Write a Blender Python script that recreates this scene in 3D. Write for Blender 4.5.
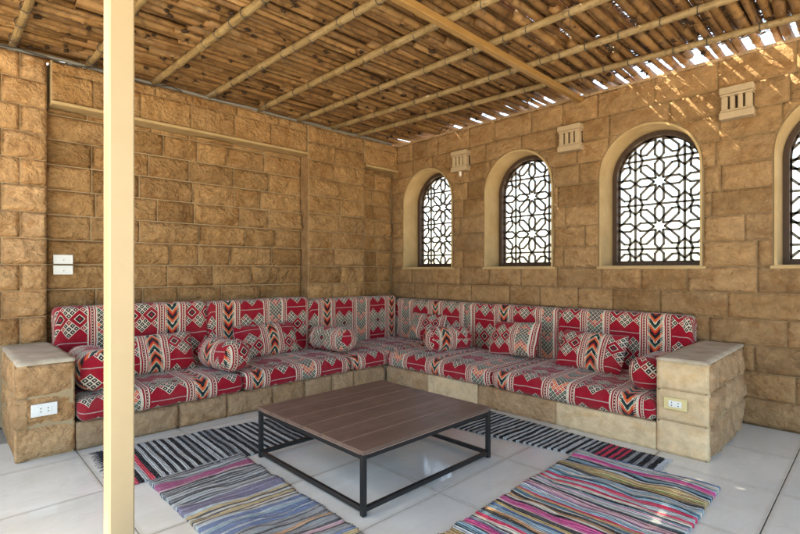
import bpy, math, random
from mathutils import Vector, Matrix, noise
import numpy as np
R = math.radians
random.seed(7)
scene = bpy.context.scene
for o in list(bpy.data.objects):
    bpy.data.objects.remove(o)

# ------------------------------------------------------------------ camera
cam_d = bpy.data.cameras.new('camera')
cam = bpy.data.objects.new('camera', cam_d)
scene.collection.objects.link(cam)
cam_d.sensor_width = 36.0
cam_d.lens = 472.6 / 800 * 36
cam_d.shift_y = 3.0 / 800
cam_d.clip_start = 0.05
cam_d.clip_end = 3000
cam.location = (4.6624, -4.5132, 1.2)
cam.rotation_euler = (R(90), 0, 0.7974)
scene.camera = cam

# ------------------------------------------------------------------ sky, sun, exposure
SUN = Vector((0.75, 0.24, -1.0)).normalized()          # direction of travel
sun_el = math.asin(-SUN.z)
sun_az = math.atan2(-SUN.x, -SUN.y)
world = bpy.data.worlds.new('World')
scene.world = world
world.use_nodes = True
wn = world.node_tree
bg = wn.nodes['Background']
sky = wn.nodes.new('ShaderNodeTexSky')
sky.sky_type = 'NISHITA'
sky.sun_disc = False
sky.sun_elevation = sun_el
sky.sun_rotation = sun_az
sky.dust_density = 2.6
sky.air_density = 0.75
sky.ozone_density = 0.0
wn.links.new(sky.outputs[0], bg.inputs[0])
bg.inputs[1].default_value = 0.15
sd = bpy.data.lights.new('sun', 'SUN')
sd.energy = 4.0
sd.angle = R(0.5)
sd.color = (1.0, 0.93, 0.82)
sun = bpy.data.objects.new('sun', sd)
scene.collection.objects.link(sun)
sun.rotation_euler = SUN.to_track_quat('-Z', 'Y').to_euler()
scene.view_settings.view_transform = 'Standard'
scene.view_settings.look = 'None'
scene.view_settings.gamma = 1.0
scene.view_settings.exposure = 2.85
scene.view_settings.use_white_balance = True          # the camera is balanced for open shade
scene.view_settings.white_balance_temperature = 7400
scene.view_settings.white_balance_tint = 0
scene.cycles.max_bounces = 10
scene.cycles.diffuse_bounces = 6
scene.cycles.sample_clamp_indirect = 6.0

# ------------------------------------------------------------------ helpers
COL = scene.collection

def tag(o, label=None, cat=None, group=None, kind=None):
    if label: o['label'] = label
    if cat: o['category'] = cat
    if group: o['group'] = group
    if kind: o['kind'] = kind
    return o

def empty(name, loc=(0, 0, 0), rz=0.0):
    o = bpy.data.objects.new(name, None)
    o.empty_display_size = 0.1
    o.location = loc
    o.rotation_euler = (0, 0, rz)
    COL.objects.link(o)
    return o

def link(name, me, mat, parent=None, loc=(0, 0, 0), rot=(0, 0, 0)):
    o = bpy.data.objects.new(name, me)
    if mat is not None and not me.materials:
        me.materials.append(mat)
    o.location = loc
    o.rotation_euler = rot
    if parent is not None:
        o.parent = parent
    COL.objects.link(o)
    return o

def mesh(name, verts, faces, smooth=True, uvs=None):
    me = bpy.data.meshes.new(name)
    me.from_pydata([tuple(v) for v in verts], [], faces)
    if smooth:
        me.polygons.foreach_set('use_smooth', [True] * len(me.polygons))
    if uvs is not None:
        l = me.uv_layers.new(name='UVMap')
        l.data.foreach_set('uv', [c for uv in uvs for c in uv])
    me.update()
    return me

class MB:
    """collects shapes into one mesh"""
    def __init__(s):
        s.v = []; s.f = []
    def add(s, vs, fs, M=None):
        b = len(s.v)
        for v in vs:
            s.v.append(tuple(M @ Vector(v)) if M is not None else tuple(v))
        s.f += [tuple(i + b for i in f) for f in fs]
        return s
    def box(s, c, d, bev=0.0, M=None):
        x, y, z = d[0] / 2, d[1] / 2, d[2] / 2
        if bev <= 0:
            vs = [(c[0] + i * x, c[1] + j * y, c[2] + k * z) for i in (-1, 1) for j in (-1, 1) for k in (-1, 1)]
            fs = [(0, 1, 3, 2), (4, 6, 7, 5), (0, 4, 5, 1), (2, 3, 7, 6), (0, 2, 6, 4), (1, 5, 7, 3)]
            return s.add(vs, fs, M)
        b = min(bev, x * .9, y * .9, z * .9)
        vs = []; idx = {}
        for i in (-1, 1):
            for j in (-1, 1):
                for k in (-1, 1):
                    for ax in range(3):
                        p = [i * (x - b), j * (y - b), k * (z - b)]
                        p[ax] = (i, j, k)[ax] * (x, y, z)[ax]
                        idx[(i, j, k, ax)] = len(vs)
                        vs.append((c[0] + p[0], c[1] + p[1], c[2] + p[2]))
        fs = []
        I = lambda i, j, k, a: idx[(i, j, k, a)]
        for t in (-1, 1):
            for ax in range(3):
                q = [(-1, -1), (1, -1), (1, 1), (-1, 1)]
                f = []
                for a, b2 in q:
                    e = [0, 0, 0]; e[ax] = t; e[(ax + 1) % 3] = a; e[(ax + 2) % 3] = b2
                    f.append(I(*e, ax))
                fs.append(tuple(f if t > 0 else f[::-1]))
        for ax in range(3):                                   # edges along ax
            a1, a2 = (ax + 1) % 3, (ax + 2) % 3
            for s1 in (-1, 1):
                for s2 in (-1, 1):
                    e0 = [0, 0, 0]; e0[ax] = -1; e0[a1] = s1; e0[a2] = s2
                    e1 = list(e0); e1[ax] = 1
                    f = (I(*e0, a1), I(*e1, a1), I(*e1, a2), I(*e0, a2))
                    fs.append(f if s1 * s2 < 0 else f[::-1])
        for i in (-1, 1):
            for j in (-1, 1):
                for k in (-1, 1):
                    f = (I(i, j, k, 0), I(i, j, k, 1), I(i, j, k, 2))
                    fs.append(f if i * j * k > 0 else f[::-1])
        return s.add(vs, fs, M)
    def tube(s, pts, rad, n=8, caps=True):
        pts = [Vector(p) for p in pts]
        rads = rad if isinstance(rad, (list, tuple)) else [rad] * len(pts)
        b = len(s.v)
        ref = None
        for i, p in enumerate(pts):
            d = (pts[min(i + 1, len(pts) - 1)] - pts[max(i - 1, 0)]).normalized()
            if ref is None:
                ref = Vector((0, 0, 1)) if abs(d.z) < .9 else Vector((1, 0, 0))
            a = d.cross(ref).normalized(); c = d.cross(a).normalized()
            for k in range(n):
                t = 2 * math.pi * k / n
                s.v.append(tuple(p + (a * math.cos(t) + c * math.sin(t)) * rads[i]))
        for i in range(len(pts) - 1):
            for k in range(n):
                s.f.append((b + i * n + k, b + i * n + (k + 1) % n, b + (i + 1) * n + (k + 1) % n, b + (i + 1) * n + k))
        if caps:
            s.f.append(tuple(b + k for k in range(n))[::-1])
            s.f.append(tuple(b + (len(pts) - 1) * n + k for k in range(n)))
        return s
    def build(s, name, mat, parent=None, loc=(0, 0, 0), rot=(0, 0, 0), smooth=False):
        me = mesh(name, s.v, s.f, smooth)
        return link(name, me, mat, parent, loc, rot)

# ------------------------------------------------------------------ node helpers
class X:
    """a socket with arithmetic"""
    nt = None
    def __init__(s, sock): s.s = sock
    @staticmethod
    def m(op, *a):
        n = X.nt.nodes.new('ShaderNodeMath'); n.operation = op
        for i, v in enumerate(a):
            if isinstance(v, X): X.nt.links.new(v.s, n.inputs[i])
            else: n.inputs[i].default_value = v
        return X(n.outputs[0])
    def __add__(s, o): return X.m('ADD', s, o)
    __radd__ = __add__
    def __sub__(s, o): return X.m('SUBTRACT', s, o)
    def __rsub__(s, o): return X.m('SUBTRACT', o, s)
    def __mul__(s, o): return X.m('MULTIPLY', s, o)
    __rmul__ = __mul__
    def __truediv__(s, o): return X.m('DIVIDE', s, o)
    def __lt__(s, o): return X.m('LESS_THAN', s, o)
    def __gt__(s, o): return X.m('GREATER_THAN', s, o)
fl = lambda a: X.m('FLOOR', a)
fr = lambda a: X.m('FRACT', a)
ab = lambda a: X.m('ABSOLUTE', a)
mn = lambda a, b: X.m('MINIMUM', a, b)
mxx = lambda a, b: X.m('MAXIMUM', a, b)
md = lambda a, b: X.m('FLOORED_MODULO', a, b)

def mixc(f, a, b, mode='MIX'):
    n = X.nt.nodes.new('ShaderNodeMix'); n.data_type = 'RGBA'; n.blend_type = mode
    for sock, v in ((n.inputs[0], f), (n.inputs[6], a), (n.inputs[7], b)):
        if isinstance(v, X): X.nt.links.new(v.s, sock)
        elif isinstance(v, (tuple, list)): sock.default_value = (*v[:3], 1)
        else: sock.default_value = v
    return X(n.outputs[2])

def ramp(f, stops, interp='LINEAR'):
    n = X.nt.nodes.new('ShaderNodeValToRGB')
    cr = n.color_ramp; cr.interpolation = interp
    while len(cr.elements) < len(stops): cr.elements.new(1.0)
    for e, (p, c) in zip(cr.elements, stops):
        e.position = p
    for e, (p, c) in zip(cr.elements, stops):
        e.color = (*c, 1) if isinstance(c, (tuple, list)) else (c, c, c, 1)
    X.nt.links.new(f.s, n.inputs[0])
    return X(n.outputs[0])

def noise_n(vec, scale, detail=4, rough=.55, dist=0.0):
    n = X.nt.nodes.new('ShaderNodeTexNoise')
    n.inputs['Scale'].default_value = scale; n.inputs['Detail'].default_value = detail
    n.inputs['Roughness'].default_value = rough; n.inputs['Distortion'].default_value = dist
    if vec is not None: X.nt.links.new(vec.s, n.inputs['Vector'])
    return X(n.outputs[0])

def voro(vec, scale, feature='F1', out=0):
    n = X.nt.nodes.new('ShaderNodeTexVoronoi'); n.feature = feature
    n.inputs['Scale'].default_value = scale
    if vec is not None: X.nt.links.new(vec.s, n.inputs['Vector'])
    return X(n.outputs[out])

def mapv(vec, sc=(1, 1, 1), loc=(0, 0, 0)):
    n = X.nt.nodes.new('ShaderNodeMapping')
    n.inputs['Scale'].default_value = sc; n.inputs['Location'].default_value = loc
    X.nt.links.new(vec.s, n.inputs['Vector'])
    return X(n.outputs[0])

def coord(kind='Object'):
    n = X.nt.nodes.new('ShaderNodeTexCoord')
    return X(n.outputs[kind])

def geo_pos():
    n = X.nt.nodes.new('ShaderNodeNewGeometry')
    return X(n.outputs['Position'])

def objrand():
    n = X.nt.nodes.new('ShaderNodeObjectInfo')
    return X(n.outputs['Random'])

def comb(a, b, c=0.0):
    n = X.nt.nodes.new('ShaderNodeCombineXYZ')
    for i, v in enumerate((a, b, c)):
        if isinstance(v, X): X.nt.links.new(v.s, n.inputs[i])
        else: n.inputs[i].default_value = v
    return X(n.outputs[0])

def sep(v):
    n = X.nt.nodes.new('ShaderNodeSeparateXYZ')
    X.nt.links.new(v.s, n.inputs[0])
    return [X(o) for o in n.outputs]

def material(name, rough=.7, spec=.3, metallic=0.0):
    m = bpy.data.materials.new(name); m.use_nodes = True
    X.nt = m.node_tree
    b = m.node_tree.nodes['Principled BSDF']
    b.inputs['Roughness'].default_value = rough
    b.inputs['Specular IOR Level'].default_value = spec
    b.inputs['Metallic'].default_value = metallic
    return m, b

def put(b, color=None, rough=None, height=None, bump=.3, dist=.01):
    nt = X.nt
    if color is not None:
        if isinstance(color, X): nt.links.new(color.s, b.inputs['Base Color'])
        else: b.inputs['Base Color'].default_value = (*color, 1)
    if rough is not None: nt.links.new(rough.s, b.inputs['Roughness'])
    if height is not None:
        n = nt.nodes.new('ShaderNodeBump')
        n.inputs['Strength'].default_value = bump; n.inputs['Distance'].default_value = dist
        nt.links.new(height.s, n.inputs['Height'])
        nt.links.new(n.outputs[0], b.inputs['Normal'])

# ------------------------------------------------------------------ materials
def stone_mat(name, pal, bump=.5, bscale=1.0, dist=.012):
    m, b = material(name, .88, .2)
    P = geo_pos(); r = objrand()
    P2 = mapv(P, (1, 1, 1))
    base = ramp(r, [(0.0, pal[0]), (.2, pal[1]), (.4, pal[2]), (.6, pal[3]), (.8, pal[4]), (1.0, pal[1])])
    n1 = noise_n(P, 3.2, 6, .6, .6)
    c = mixc(ramp(n1, [(.35, 0.0), (.66, .6)]), base, pal[5])
    n5 = noise_n(mapv(P, (1, 1, 1.6), (3, 8, 1)), 5.5, 5, .62, .8)
    c = mixc(ramp(n5, [(.50, 0.0), (.70, .6)]), c, (pal[2][0] * 1.05, pal[2][1] * .86, pal[2][2] * .66))
    n6 = noise_n(mapv(P, (1, 1, 1.4), (13, 5, 2)), 2.2, 5, .65, .4)
    c = mixc(ramp(n6, [(.56, 0.0), (.74, .45)]), c, (pal[4][0] * .72, pal[4][1] * .80, pal[4][2] * .95))
    n2 = noise_n(P, 14, 7, .65)
    c = mixc(.55, c, mixc(1.0, c, ramp(n2, [(.3, (.55, .50, .46)), (.7, (1.3, 1.26, 1.2))]), 'MULTIPLY'))
    n4 = noise_n(mapv(P, (1, 1, 3.0)), 1.3, 5, .6)
    c = mixc(ramp(n4, [(.52, 0.0), (.72, .45)]), c, pal[6])
    n3 = noise_n(P, 70 * bscale, 5, .7)
    c = mixc(ramp(n3, [(.62, 0.0), (.75, .5)]), c, (pal[5][0] * .45, pal[5][1] * .42, pal[5][2] * .4))
    rdg = ab(noise_n(mapv(P, (1, 1, 1.5)), 9, 4, .6, .5) - .5) * -2.2
    h = rdg + n2 * .8 + n3 * .45 + voro(P, 28 * bscale) * .5 + noise_n(P, 34, 4, .6) * .6
    put(b, c, None, h, bump, dist)
    return m

def scl(L, k): return [tuple(c ** 1.12 * k for c in t) for t in L]
TAN = [(.46, .305, .155), (.52, .36, .20), (.40, .25, .115), (.50, .33, .17), (.44, .30, .17), (.58, .43, .26), (.36, .235, .125)]
TANR = [(.44, .30, .165), (.50, .355, .21), (.385, .25, .13), (.47, .325, .185), (.42, .30, .185), (.55, .415, .265), (.35, .24, .14)]
warm = lambda L: [(t[0] * 1.06, t[1] * .94, t[2] * .82) for t in L]
spread = lambda L: [tuple(c * k for c in t) for t, k in zip(L, (1.0, 1.22, .78, 1.08, .92, 1.12, .85))]
TAN = spread(warm(scl(TAN, .82))); TANR = spread(warm(scl(TANR, .67)))
TAN_LIT = [(t[0] * 1.30, t[1] * 1.34, t[2] * 1.48) for t in TAN]  # wall stone brightened: daylight on pillar and left armrest put into the colour
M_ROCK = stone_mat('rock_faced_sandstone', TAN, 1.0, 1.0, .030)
M_ROCK_LIT = stone_mat('lit_rock_faced_sandstone', TAN_LIT, 1.0, 1.0, .026)
M_DRESS = stone_mat('dressed_sandstone', TANR, .9, 1.0, .018)
PALE = [(.52, .40, .26), (.56, .45, .31), (.47, .345, .21), (.53, .40, .25), (.50, .38, .25), (.60, .50, .37), (.44, .35, .25)]
PALE = [(.38, .275, .175), (.44, .325, .215), (.33, .235, .145), (.40, .285, .18), (.36, .27, .18), (.48, .375, .26), (.31, .235, .16)]
PALE = [(t[0] * 1.06, t[1] * .96, t[2] * .86) for t in PALE]
CREAM = [(.60, .49, .335), (.64, .53, .375), (.55, .44, .29), (.60, .485, .33), (.57, .465, .32), (.68, .575, .42), (.52, .42, .29)]
M_CREAM = stone_mat('cream_limestone', [(t[0] * 1.02, t[1] * .97, t[2] * .90) for t in CREAM], .5, 1.0, .008)
M_PALE = stone_mat('pale_sandstone', PALE, .9, 1.0, .020)

m, b = material('mortar', .92, .15); P = geo_pos(); n = noise_n(P, 9, 6); n2 = noise_n(P, 60, 4)
put(b, mixc(n, (.33, .235, .13), (.45, .34, .21)), None, n2, .5, .006); M_MORTAR = m
m, b = material('dark_mortar', .92, .15); P = geo_pos(); n = noise_n(P, 9, 6); n2 = noise_n(P, 60, 4)
put(b, mixc(n, (.19, .13, .07), (.30, .21, .12)), None, n2, .5, .006); M_MORTAR2 = m
m, b = material('lime_plaster', .85, .2); P = geo_pos(); n = noise_n(P, 5, 6); n2 = noise_n(P, 45, 5)
put(b, mixc(ramp(n, [(.3, 0.0), (.7, 1.0)]), (.40, .27, .13), (.50, .36, .19)), None, n2, .25, .005); M_PLASTER = m
m, b = material('grey_concrete', .85, .25); P = geo_pos(); n = noise_n(P, 7, 7, .65); n2 = noise_n(P, 50, 5)
put(b, mixc(ramp(n, [(.32, 0.0), (.7, 1.0)]), (.34, .275, .20), (.54, .455, .35)), None, n2 + n, .35, .006); M_CONC = m

m, b = material('polished_stone_tile', .12, .5); P = geo_pos(); r = objrand()
P2 = mapv(P, (1, .35, 1))
n = noise_n(P2, 2.6, 7, .62, 1.2); n2 = noise_n(P, 22, 6, .7); n3 = noise_n(P, 1.1, 3)
c = mixc(ramp(n, [(.3, 0.0), (.7, 1.0)]), (.60, .60, .555), (.73, .73, .685))
c = mixc(r * .5, c, (.56, .57, .55))
vein = ramp(ab(noise_n(mapv(P, (1.2, .5, 1)), 1.8, 5, .6, 2.0) - .5), [(0.0, .28), (.014, 0.0)])
c = mixc(vein, c, (.50, .49, .46))
c = mixc(ramp(n2, [(.58, 0.0), (.8, .3)]), c, (.50, .48, .44))
ox_, oy_, oz_ = sep(coord())
ed = mxx(ab(ox_), ab(oy_)) / .3185 + (noise_n(P, 18, 5, .7) - .5) * .10
c = mixc(ramp(ed, [(.93, 0.0), (1.02, .55)]), c, (.42, .38, .31))
du = noise_n(mapv(P, (1, 1, 1), (5, 5, 0)), 2.4, 6, .68, .8)
c = mixc(ramp(du, [(.48, 0.0), (.72, .38)]), c, (.50, .47, .40))
put(b, c, ramp(n3 * .6 + n2 * .4, [(.3, .03), (.7, .13)]), n2, .015, .002); M_TILE = m
m, b = material('tile_grout', .9, .2); P = geo_pos(); n = noise_n(P, 30, 4)
put(b, mixc(n, (.20, .18, .15), (.36, .33, .28))); M_GROUT = m
m, b = material('sand_ground', .95, .1); P = geo_pos(); n = noise_n(P, .3, 8, .6)
put(b, mixc(n, (.40, .33, .25), (.55, .47, .37)), None, noise_n(P, 20, 4), .3, .02); M_GROUND = m

def simple(name, col, rough=.6, spec=.3, var=.12, scale=30, bump=.1, metallic=0.0):
    m, b = material(name, rough, spec, metallic)
    P = geo_pos(); n = noise_n(P, scale, 5, .6); n2 = noise_n(P, scale * .12, 4)
    lo = tuple(c * (1 - var) for c in col); hi = tuple(min(1, c * (1 + var)) for c in col)
    put(b, mixc(n * .5 + n2 * .5, lo, hi), None, n, bump, .003)
    return m
M_POST = simple('cream_painted_steel', (.42, .315, .19), .45, .4, .14, 9, .06)
M_WHITEP = simple('white_plastic', (.74, .74, .72), .35, .4, .04, 20, .02)
M_CREAMP = simple('yellowed_plastic', (.62, .52, .26), .4, .4, .06, 20, .02)
M_BLACKP = simple('black_hole', (.012, .012, .012), .6, .2)
M_STEEL = simple('black_powder_coated_steel', (.011, .0115, .013), .42, .4, .2, 60, .05)
M_LATT = simple('dark_lattice_metal', (.14, .125, .11), .5, .35, .2, 40, .05)
M_PIPE = simple('grey_conduit', (.22, .21, .19), .5, .35, .15, 20, .1)
M_CABLE = simple('dark_cable', (.05, .045, .04), .6, .3, .2, 20, .1)
M_BULB = simple('frosted_lamp_end', (.72, .60, .52), .4, .4, .04, 20, .02)
M_LAMP = simple('carved_limestone', (.43, .32, .205), .85, .2, .25, 22, .5)
M_SLOT = simple('lamp_recess', (.05, .035, .025), .9, .1)

m, b = material('dark_brown_wood', .55, .35); P = coord(); n = noise_n(mapv(geo_pos(), (12, 12, 1.2)), 4, 6, .6)
put(b, mixc(n, (.030, .016, .010), (.085, .048, .030)), None, n, .2, .004); M_FRAME = m

# table boards
m, b = material('walnut_laminate', .32, .45); P = geo_pos(); r = objrand()
Pm = mapv(P, (14, 1.3, 14)); n = noise_n(Pm, 1.6, 7, .6, .3); n2 = noise_n(mapv(P, (60, 2.5, 60)), 4, 5)
c = mixc(ramp(n * .6 + n2 * .4, [(.33, 0.0), (.68, 1.0)]), (.085, .053, .042), (.18, .116, .092))
c = mixc(.5, c, mixc(1.0, c, ramp(r, [(0.0, (.82, .82, .82)), (1.0, (1.18, 1.15, 1.12))]), 'MULTIPLY'))
put(b, c, ramp(noise_n(P, 6, 4), [(.3, .34), (.7, .48)]), n2, .06, .002); M_BOARD = m
M_EDGE = simple('table_edge_band', (.34, .24, .19), .4, .4, .15, 40, .05)

# bamboo / reeds / timber
m, b = material('pale_bamboo', .5, .35); P = geo_pos(); r = objrand()
n = noise_n(mapv(P, (1.5, 14, 14)), 5, 6); n2 = noise_n(P, 40, 4)
c = mixc(ramp(n, [(.3, 0.0), (.7, 1.0)]), (.19, .122, .05), (.34, .235, .11))
c = mixc(r * .4, c, (.27, .19, .10)); c = mixc(ramp(n2, [(.52, 0.0), (.68, .75)]), c, (.11, .07, .035))
put(b, c, None, n, .2, .004); M_POLE = m
m, b = material('dry_reed', .6, .3); P = geo_pos(); r = objrand()
n = noise_n(mapv(P, (16, 1.6, 16)), 5, 6, .6); n2 = noise_n(P, 16, 5, .65)
c = ramp(r, [(0.0, (.13, .060, .021)), (.3, (.27, .135, .047)), (.55, (.20, .096, .034)), (.8, (.37, .20, .074)), (1.0, (.10, .045, .018))])
c = mixc(ramp(n, [(.3, 0.0), (.7, .6)]), c, (.27, .145, .055))
c = mixc(ramp(n2, [(.50, 0.0), (.66, .8)]), c, (.10, .05, .022))
n7 = noise_n(mapv(P, (4, 1, 4)), 7, 5, .65)
c = mixc(ramp(n7, [(.55, 0.0), (.72, .6)]), c, (.42, .28, .13))
put(b, c, None, n + n2, .35, .006); M_REED = m
m, b = material('planed_timber', .5, .35); P = geo_pos()
n = noise_n(mapv(P, (18, 1.2, 18)), 4, 6, .6)
put(b, mixc(ramp(n, [(.3, 0.0), (.7, 1.0)]), (.26, .14, .043), (.37, .215, .078)), None, n, .15, .003); M_TIMB = m
M_TWIG = simple('dark_twigs', (.085, .055, .035), .8, .2, .5, 25, .3)
M_KNOT = simple('dark_reed_knots', (.045, .026, .016), .85, .15, .4, 60, .4)

# woven cushion fabric
def fabric():
    m, b = material('red_woven_fabric', .92, .12)
    try: b.inputs['Sheen Weight'].default_value = .15
    except Exception: pass
    uvv = coord('UV'); u, v, _ = sep(uvv)
    u = u * 1.3; v = v * 1.3
    wob = noise_n(uvv, 9, 2)
    u = u + (wob - .5) * .012
    v = v + (noise_n(mapv(uvv, (1, 1, 1), (7, 3, 0)), 9, 2) - .5) * .012
    CR = (.29, .006, .019); CW = (.63, .545, .43); TA = (.20, .155, .11); BK = (.014, .014, .017)
    GN = (.018, .075, .055); OR = (.62, .105, .03); PK = (.42, .05, .06)
    T = 1.32
    t = md(u, T); t2 = md(t - .28, .64)
    isF = t2 < .32; isI = (t2 > .40) * (t2 < .56); isA = t < .2
    # stripes between bands
    left = t2 < .40
    s = t2 - .56 + left * .24
    st = ramp(s / .08, [(0.0, CW), (.17, CR), (.36, CW), (.46, CR), (.54, BK), (.64, CR), (.72, CW), (.86, CR)], 'CONSTANT')
    dash = (fr(v / .03) < .5)
    st = mixc((s > .044) * (s < .051) * dash, st, CW)
    # field band
    x = t2 - .16; c = .19
    p = (x + v) / c; q = (x - v) / c
    K = md(fl(p) - fl(q), 5.0)
    fp, fq = fr(p), fr(q)
    e = mn(mn(fp, 1.0 - fp), mn(fq, 1.0 - fq))
    lat = mxx((K < .5) * 1.0, (K > 2.5) * (K < 3.5))
    taupe = K > 3.5
    cenc = mxx(ab(fp - .5), ab(fq - .5))
    tcell = mixc(cenc < .27, mixc(objrand() > .62, CR, TA), CW)
    tcell = mixc(cenc < .22, tcell, BK)
    tcell = mixc(cenc < .10, tcell, CR)
    F = mixc(taupe, CR, tcell)
    gp, gq = fr(p * 3), fr(q * 3)
    e2 = mn(mn(gp, 1.0 - gp), mn(gq, 1.0 - gq))
    cen = mxx(ab(gp - .5), ab(gq - .5))
    sel = md(fl(p * 3) + fl(q * 3), 2.0)
    inner = mixc(sel > .5, BK, mixc(md(fl(p * 3), 3.0) > .5, CR, BK))
    L = mixc(cen < .15, mixc(cen < .26, inner, CR), CW)
    L = mixc(cen < .13, inner, CW)
    L = mixc(e2 < .12, L, CW)
    L = mixc(e < .045, L, CW)
    F = mixc(lat, F, L)
    lw = md(v, .475)
    F = mixc((ab(lw - .1425) < .0045) * (1.0 - lat), F, (.42, .30, .28))
    # lattice band
    xa = t - .1; ca = .05
    pa = (xa + v) / ca; qa = (xa - v) / ca
    fpa, fqa = fr(pa), fr(qa)
    ea = mn(mn(fpa, 1.0 - fpa), mn(fqa, 1.0 - fqa))
    xc = (fl(pa) + fl(qa) + 1.0) * (ca / 2); vc = (fl(pa) - fl(qa)) * (ca / 2)
    j = md(fl((ab(xc) + vc) / ca + .5), 5.0) / 5.0
    A = ramp(j + .02, [(0.0, BK), (.2, OR), (.4, CR), (.6, GN), (.8, BK)], 'CONSTANT')
    cena = mxx(ab(fpa - .5), ab(fqa - .5))
    A = mixc(cena < .10, A, CW); A = mixc(ea < .085, A, CW)
    A = mixc(ab(xa) > .088, A, CW)
    # flame band
    xi = ab(t2 - .48)
    xq = fl(xi / .009) * .009; vq = fl(v / .011) * .011
    z = md(vq + xq * 1.35, .21) / .21
    I = ramp(z, [(0.0, BK), (.13, OR), (.30, CW), (.36, BK), (.50, GN), (.60, CW), (.66, OR), (.82, CR), (.90, BK)], 'CONSTANT')
    ser = (fr(v / .022 + xq * 40) < .35) * (xi > .05)
    I = mixc(ser, I, CW)
    I = mixc(xi > .074, I, CW)
    col = mixc(isF, st, F)
    col = mixc(isI, col, I)
    col = mixc(isA, col, A)
    # wear and weave
    P = geo_pos()
    n = noise_n(P, 6, 5, .6); n2 = noise_n(P, 160, 2)
    col = mixc(ramp(n, [(.45, 0.0), (.8, .12)]), col, (.30, .2, .17))
    col = mixc(.5, col, mixc(1.0, col, ramp(n2, [(.3, (.6, .6, .6)), (.7, (1.3, 1.3, 1.3))]), 'MULTIPLY'))
    w = noise_n(mapv(uvv, (1, 1, 1)), 320, 1) + n2 * .6
    put(b, col, None, w, .35, .003)
    return m
M_FAB = fabric()

# rag rugs
def rug_mat(name, stripes, wob=.02, k_w=1.0, fade=(.02, .15)):
    """stripes: list of (width m, colour) along u"""
    m, b = material(name, .95, .08)
    uvv = coord('UV'); u, v, _ = sep(uvv)
    wb = noise_n(mapv(uvv, (2.5, 3.2, 1)), 1.0, 4, .55) - .5
    uu = u + wb * wob * 2 + (noise_n(mapv(uvv, (60, 9, 1)), 1.0, 2) - .5) * .006
    stripes = [(a * k_w, c) for a, c in stripes]
    Ltot = sum(s[0] for s in stripes)
    groups = []; acc = 0
    cur = []; 
    for w, c in stripes:
        cur.append((acc, c)); acc += w
        if len(cur) == 28:
            groups.append(cur); cur = []
    if cur: groups.append(cur)
    col = None
    for g in groups:
        st = [(a / Ltot, c) for a, c in g]
        if st[0][0] > 0: st = [(0.0, g[0][1])] + st
        rc = ramp(uu / Ltot, st, 'CONSTANT')
        col = rc if col is None else mixc(uu > g[0][0], col, rc)
    n = noise_n(mapv(uvv, (110, 22, 1)), 1.0, 4, .65)
    n2 = noise_n(mapv(uvv, (5, 5, 1)), 1.0, 4)
    col = mixc(.6, col, mixc(1.0, col, ramp(n, [(.32, (.45, .46, .50)), (.70, (1.45, 1.43, 1.4))]), 'MULTIPLY'))
    fk = noise_n(mapv(uvv, (170, 60, 1), (4, 4, 0)), 1.0, 2)
    col = mixc(ramp(fk, [(.60, 0.0), (.66, .5)]), col, (.46, .45, .44))
    col = mixc(ramp(n2, [(.42, fade[0]), (.8, fade[1])]), col, (.46, .45, .44))
    wv = X.m('SINE', uu * 520.0)
    put(b, col, None, n * 1.5 + wv * .35, .9, .010)
    return m

BKR = (.022, .024, .030); WHR = (.52, .55, .55); GRR = (.30, .32, .33); PKR = (.72, .09, .13); MGR = (.42, .06, .20)
PUR = (.17, .15, .26); YEL = (.62, .46, .20); BLU = (.12, .19, .36); LBL = (.30, .44, .52); RED = (.70, .05, .12)
OLV = (.42, .29, .12); DGY = (.055, .05, .048); ORG = (.60, .33, .15); CRM = (.74, .66, .54); TEAL = (.14, .24, .28); LPK = (.72, .44, .48)

def bw(n, w=.026, jit=.25, a=BKR, c=WHR, seed=1):
    rr = random.Random(seed); out = []
    for i in range(n):
        out.append((w * (1 + rr.uniform(-jit, jit)), a)); out.append((w * (1 + rr.uniform(-jit, jit)), c if rr.random() < .75 else GRR))
    return out
RUG_A = [(.03, BKR), (.025, WHR), (.03, PKR), (.03, BKR), (.028, WHR), (.028, PKR), (.03, BKR), (.025, WHR)] + bw(22, .024, .25, seed=3) + \
        [(.02, BKR), (.02, PKR), (.025, BKR), (.02, WHR), (.02, PKR), (.03, BKR), (.03, WHR)]
RUG_B = bw(24, .0225, .2, seed=5) + [(.02, BKR), (.022, RED), (.018, BKR), (.024, RED), (.018, BKR), (.024, RED), (.018, BKR), (.024, RED), (.02, BKR)] + \
        [(.028, GRR), (.03, BKR), (.028, GRR), (.032, BKR), (.028, GRR), (.034, BKR), (.028, GRR), (.04, BKR)]
RUG_C = [(.02, WHR), (.016, BKR), (.03, GRR), (.012, BKR), (.03, WHR), (.012, BKR), (.02, GRR), (.075, MGR), (.02, LPK), (.014, BKR)] + \
        bw(7, .016, .3, seed=8) + [(.012, BKR), (.014, WHR), (.008, BKR), (.016, GRR), (.008, BKR), (.016, WHR), (.05, PUR), (.018, (.3, .28, .4)), (.05, PUR), (.02, WHR), (.03, YEL), (.014, BKR), (.022, CRM), (.014, BKR),
        (.025, YEL), (.014, BKR), (.02, CRM), (.012, BKR), (.03, WHR), (.04, BLU), (.012, WHR), (.03, LBL), (.05, BLU), (.016, WHR), (.04, BLU), (.02, GRR),
        (.014, BKR), (.04, GRR), (.014, BKR), (.03, GRR), (.02, ORG), (.014, BKR), (.04, GRR), (.02, BKR), (.03, LPK), (.02, BKR), (.05, GRR), (.03, BLU), (.03, YEL), (.02, BKR), (.05, WHR), (.05, PUR), (.2, GRR)]
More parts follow.
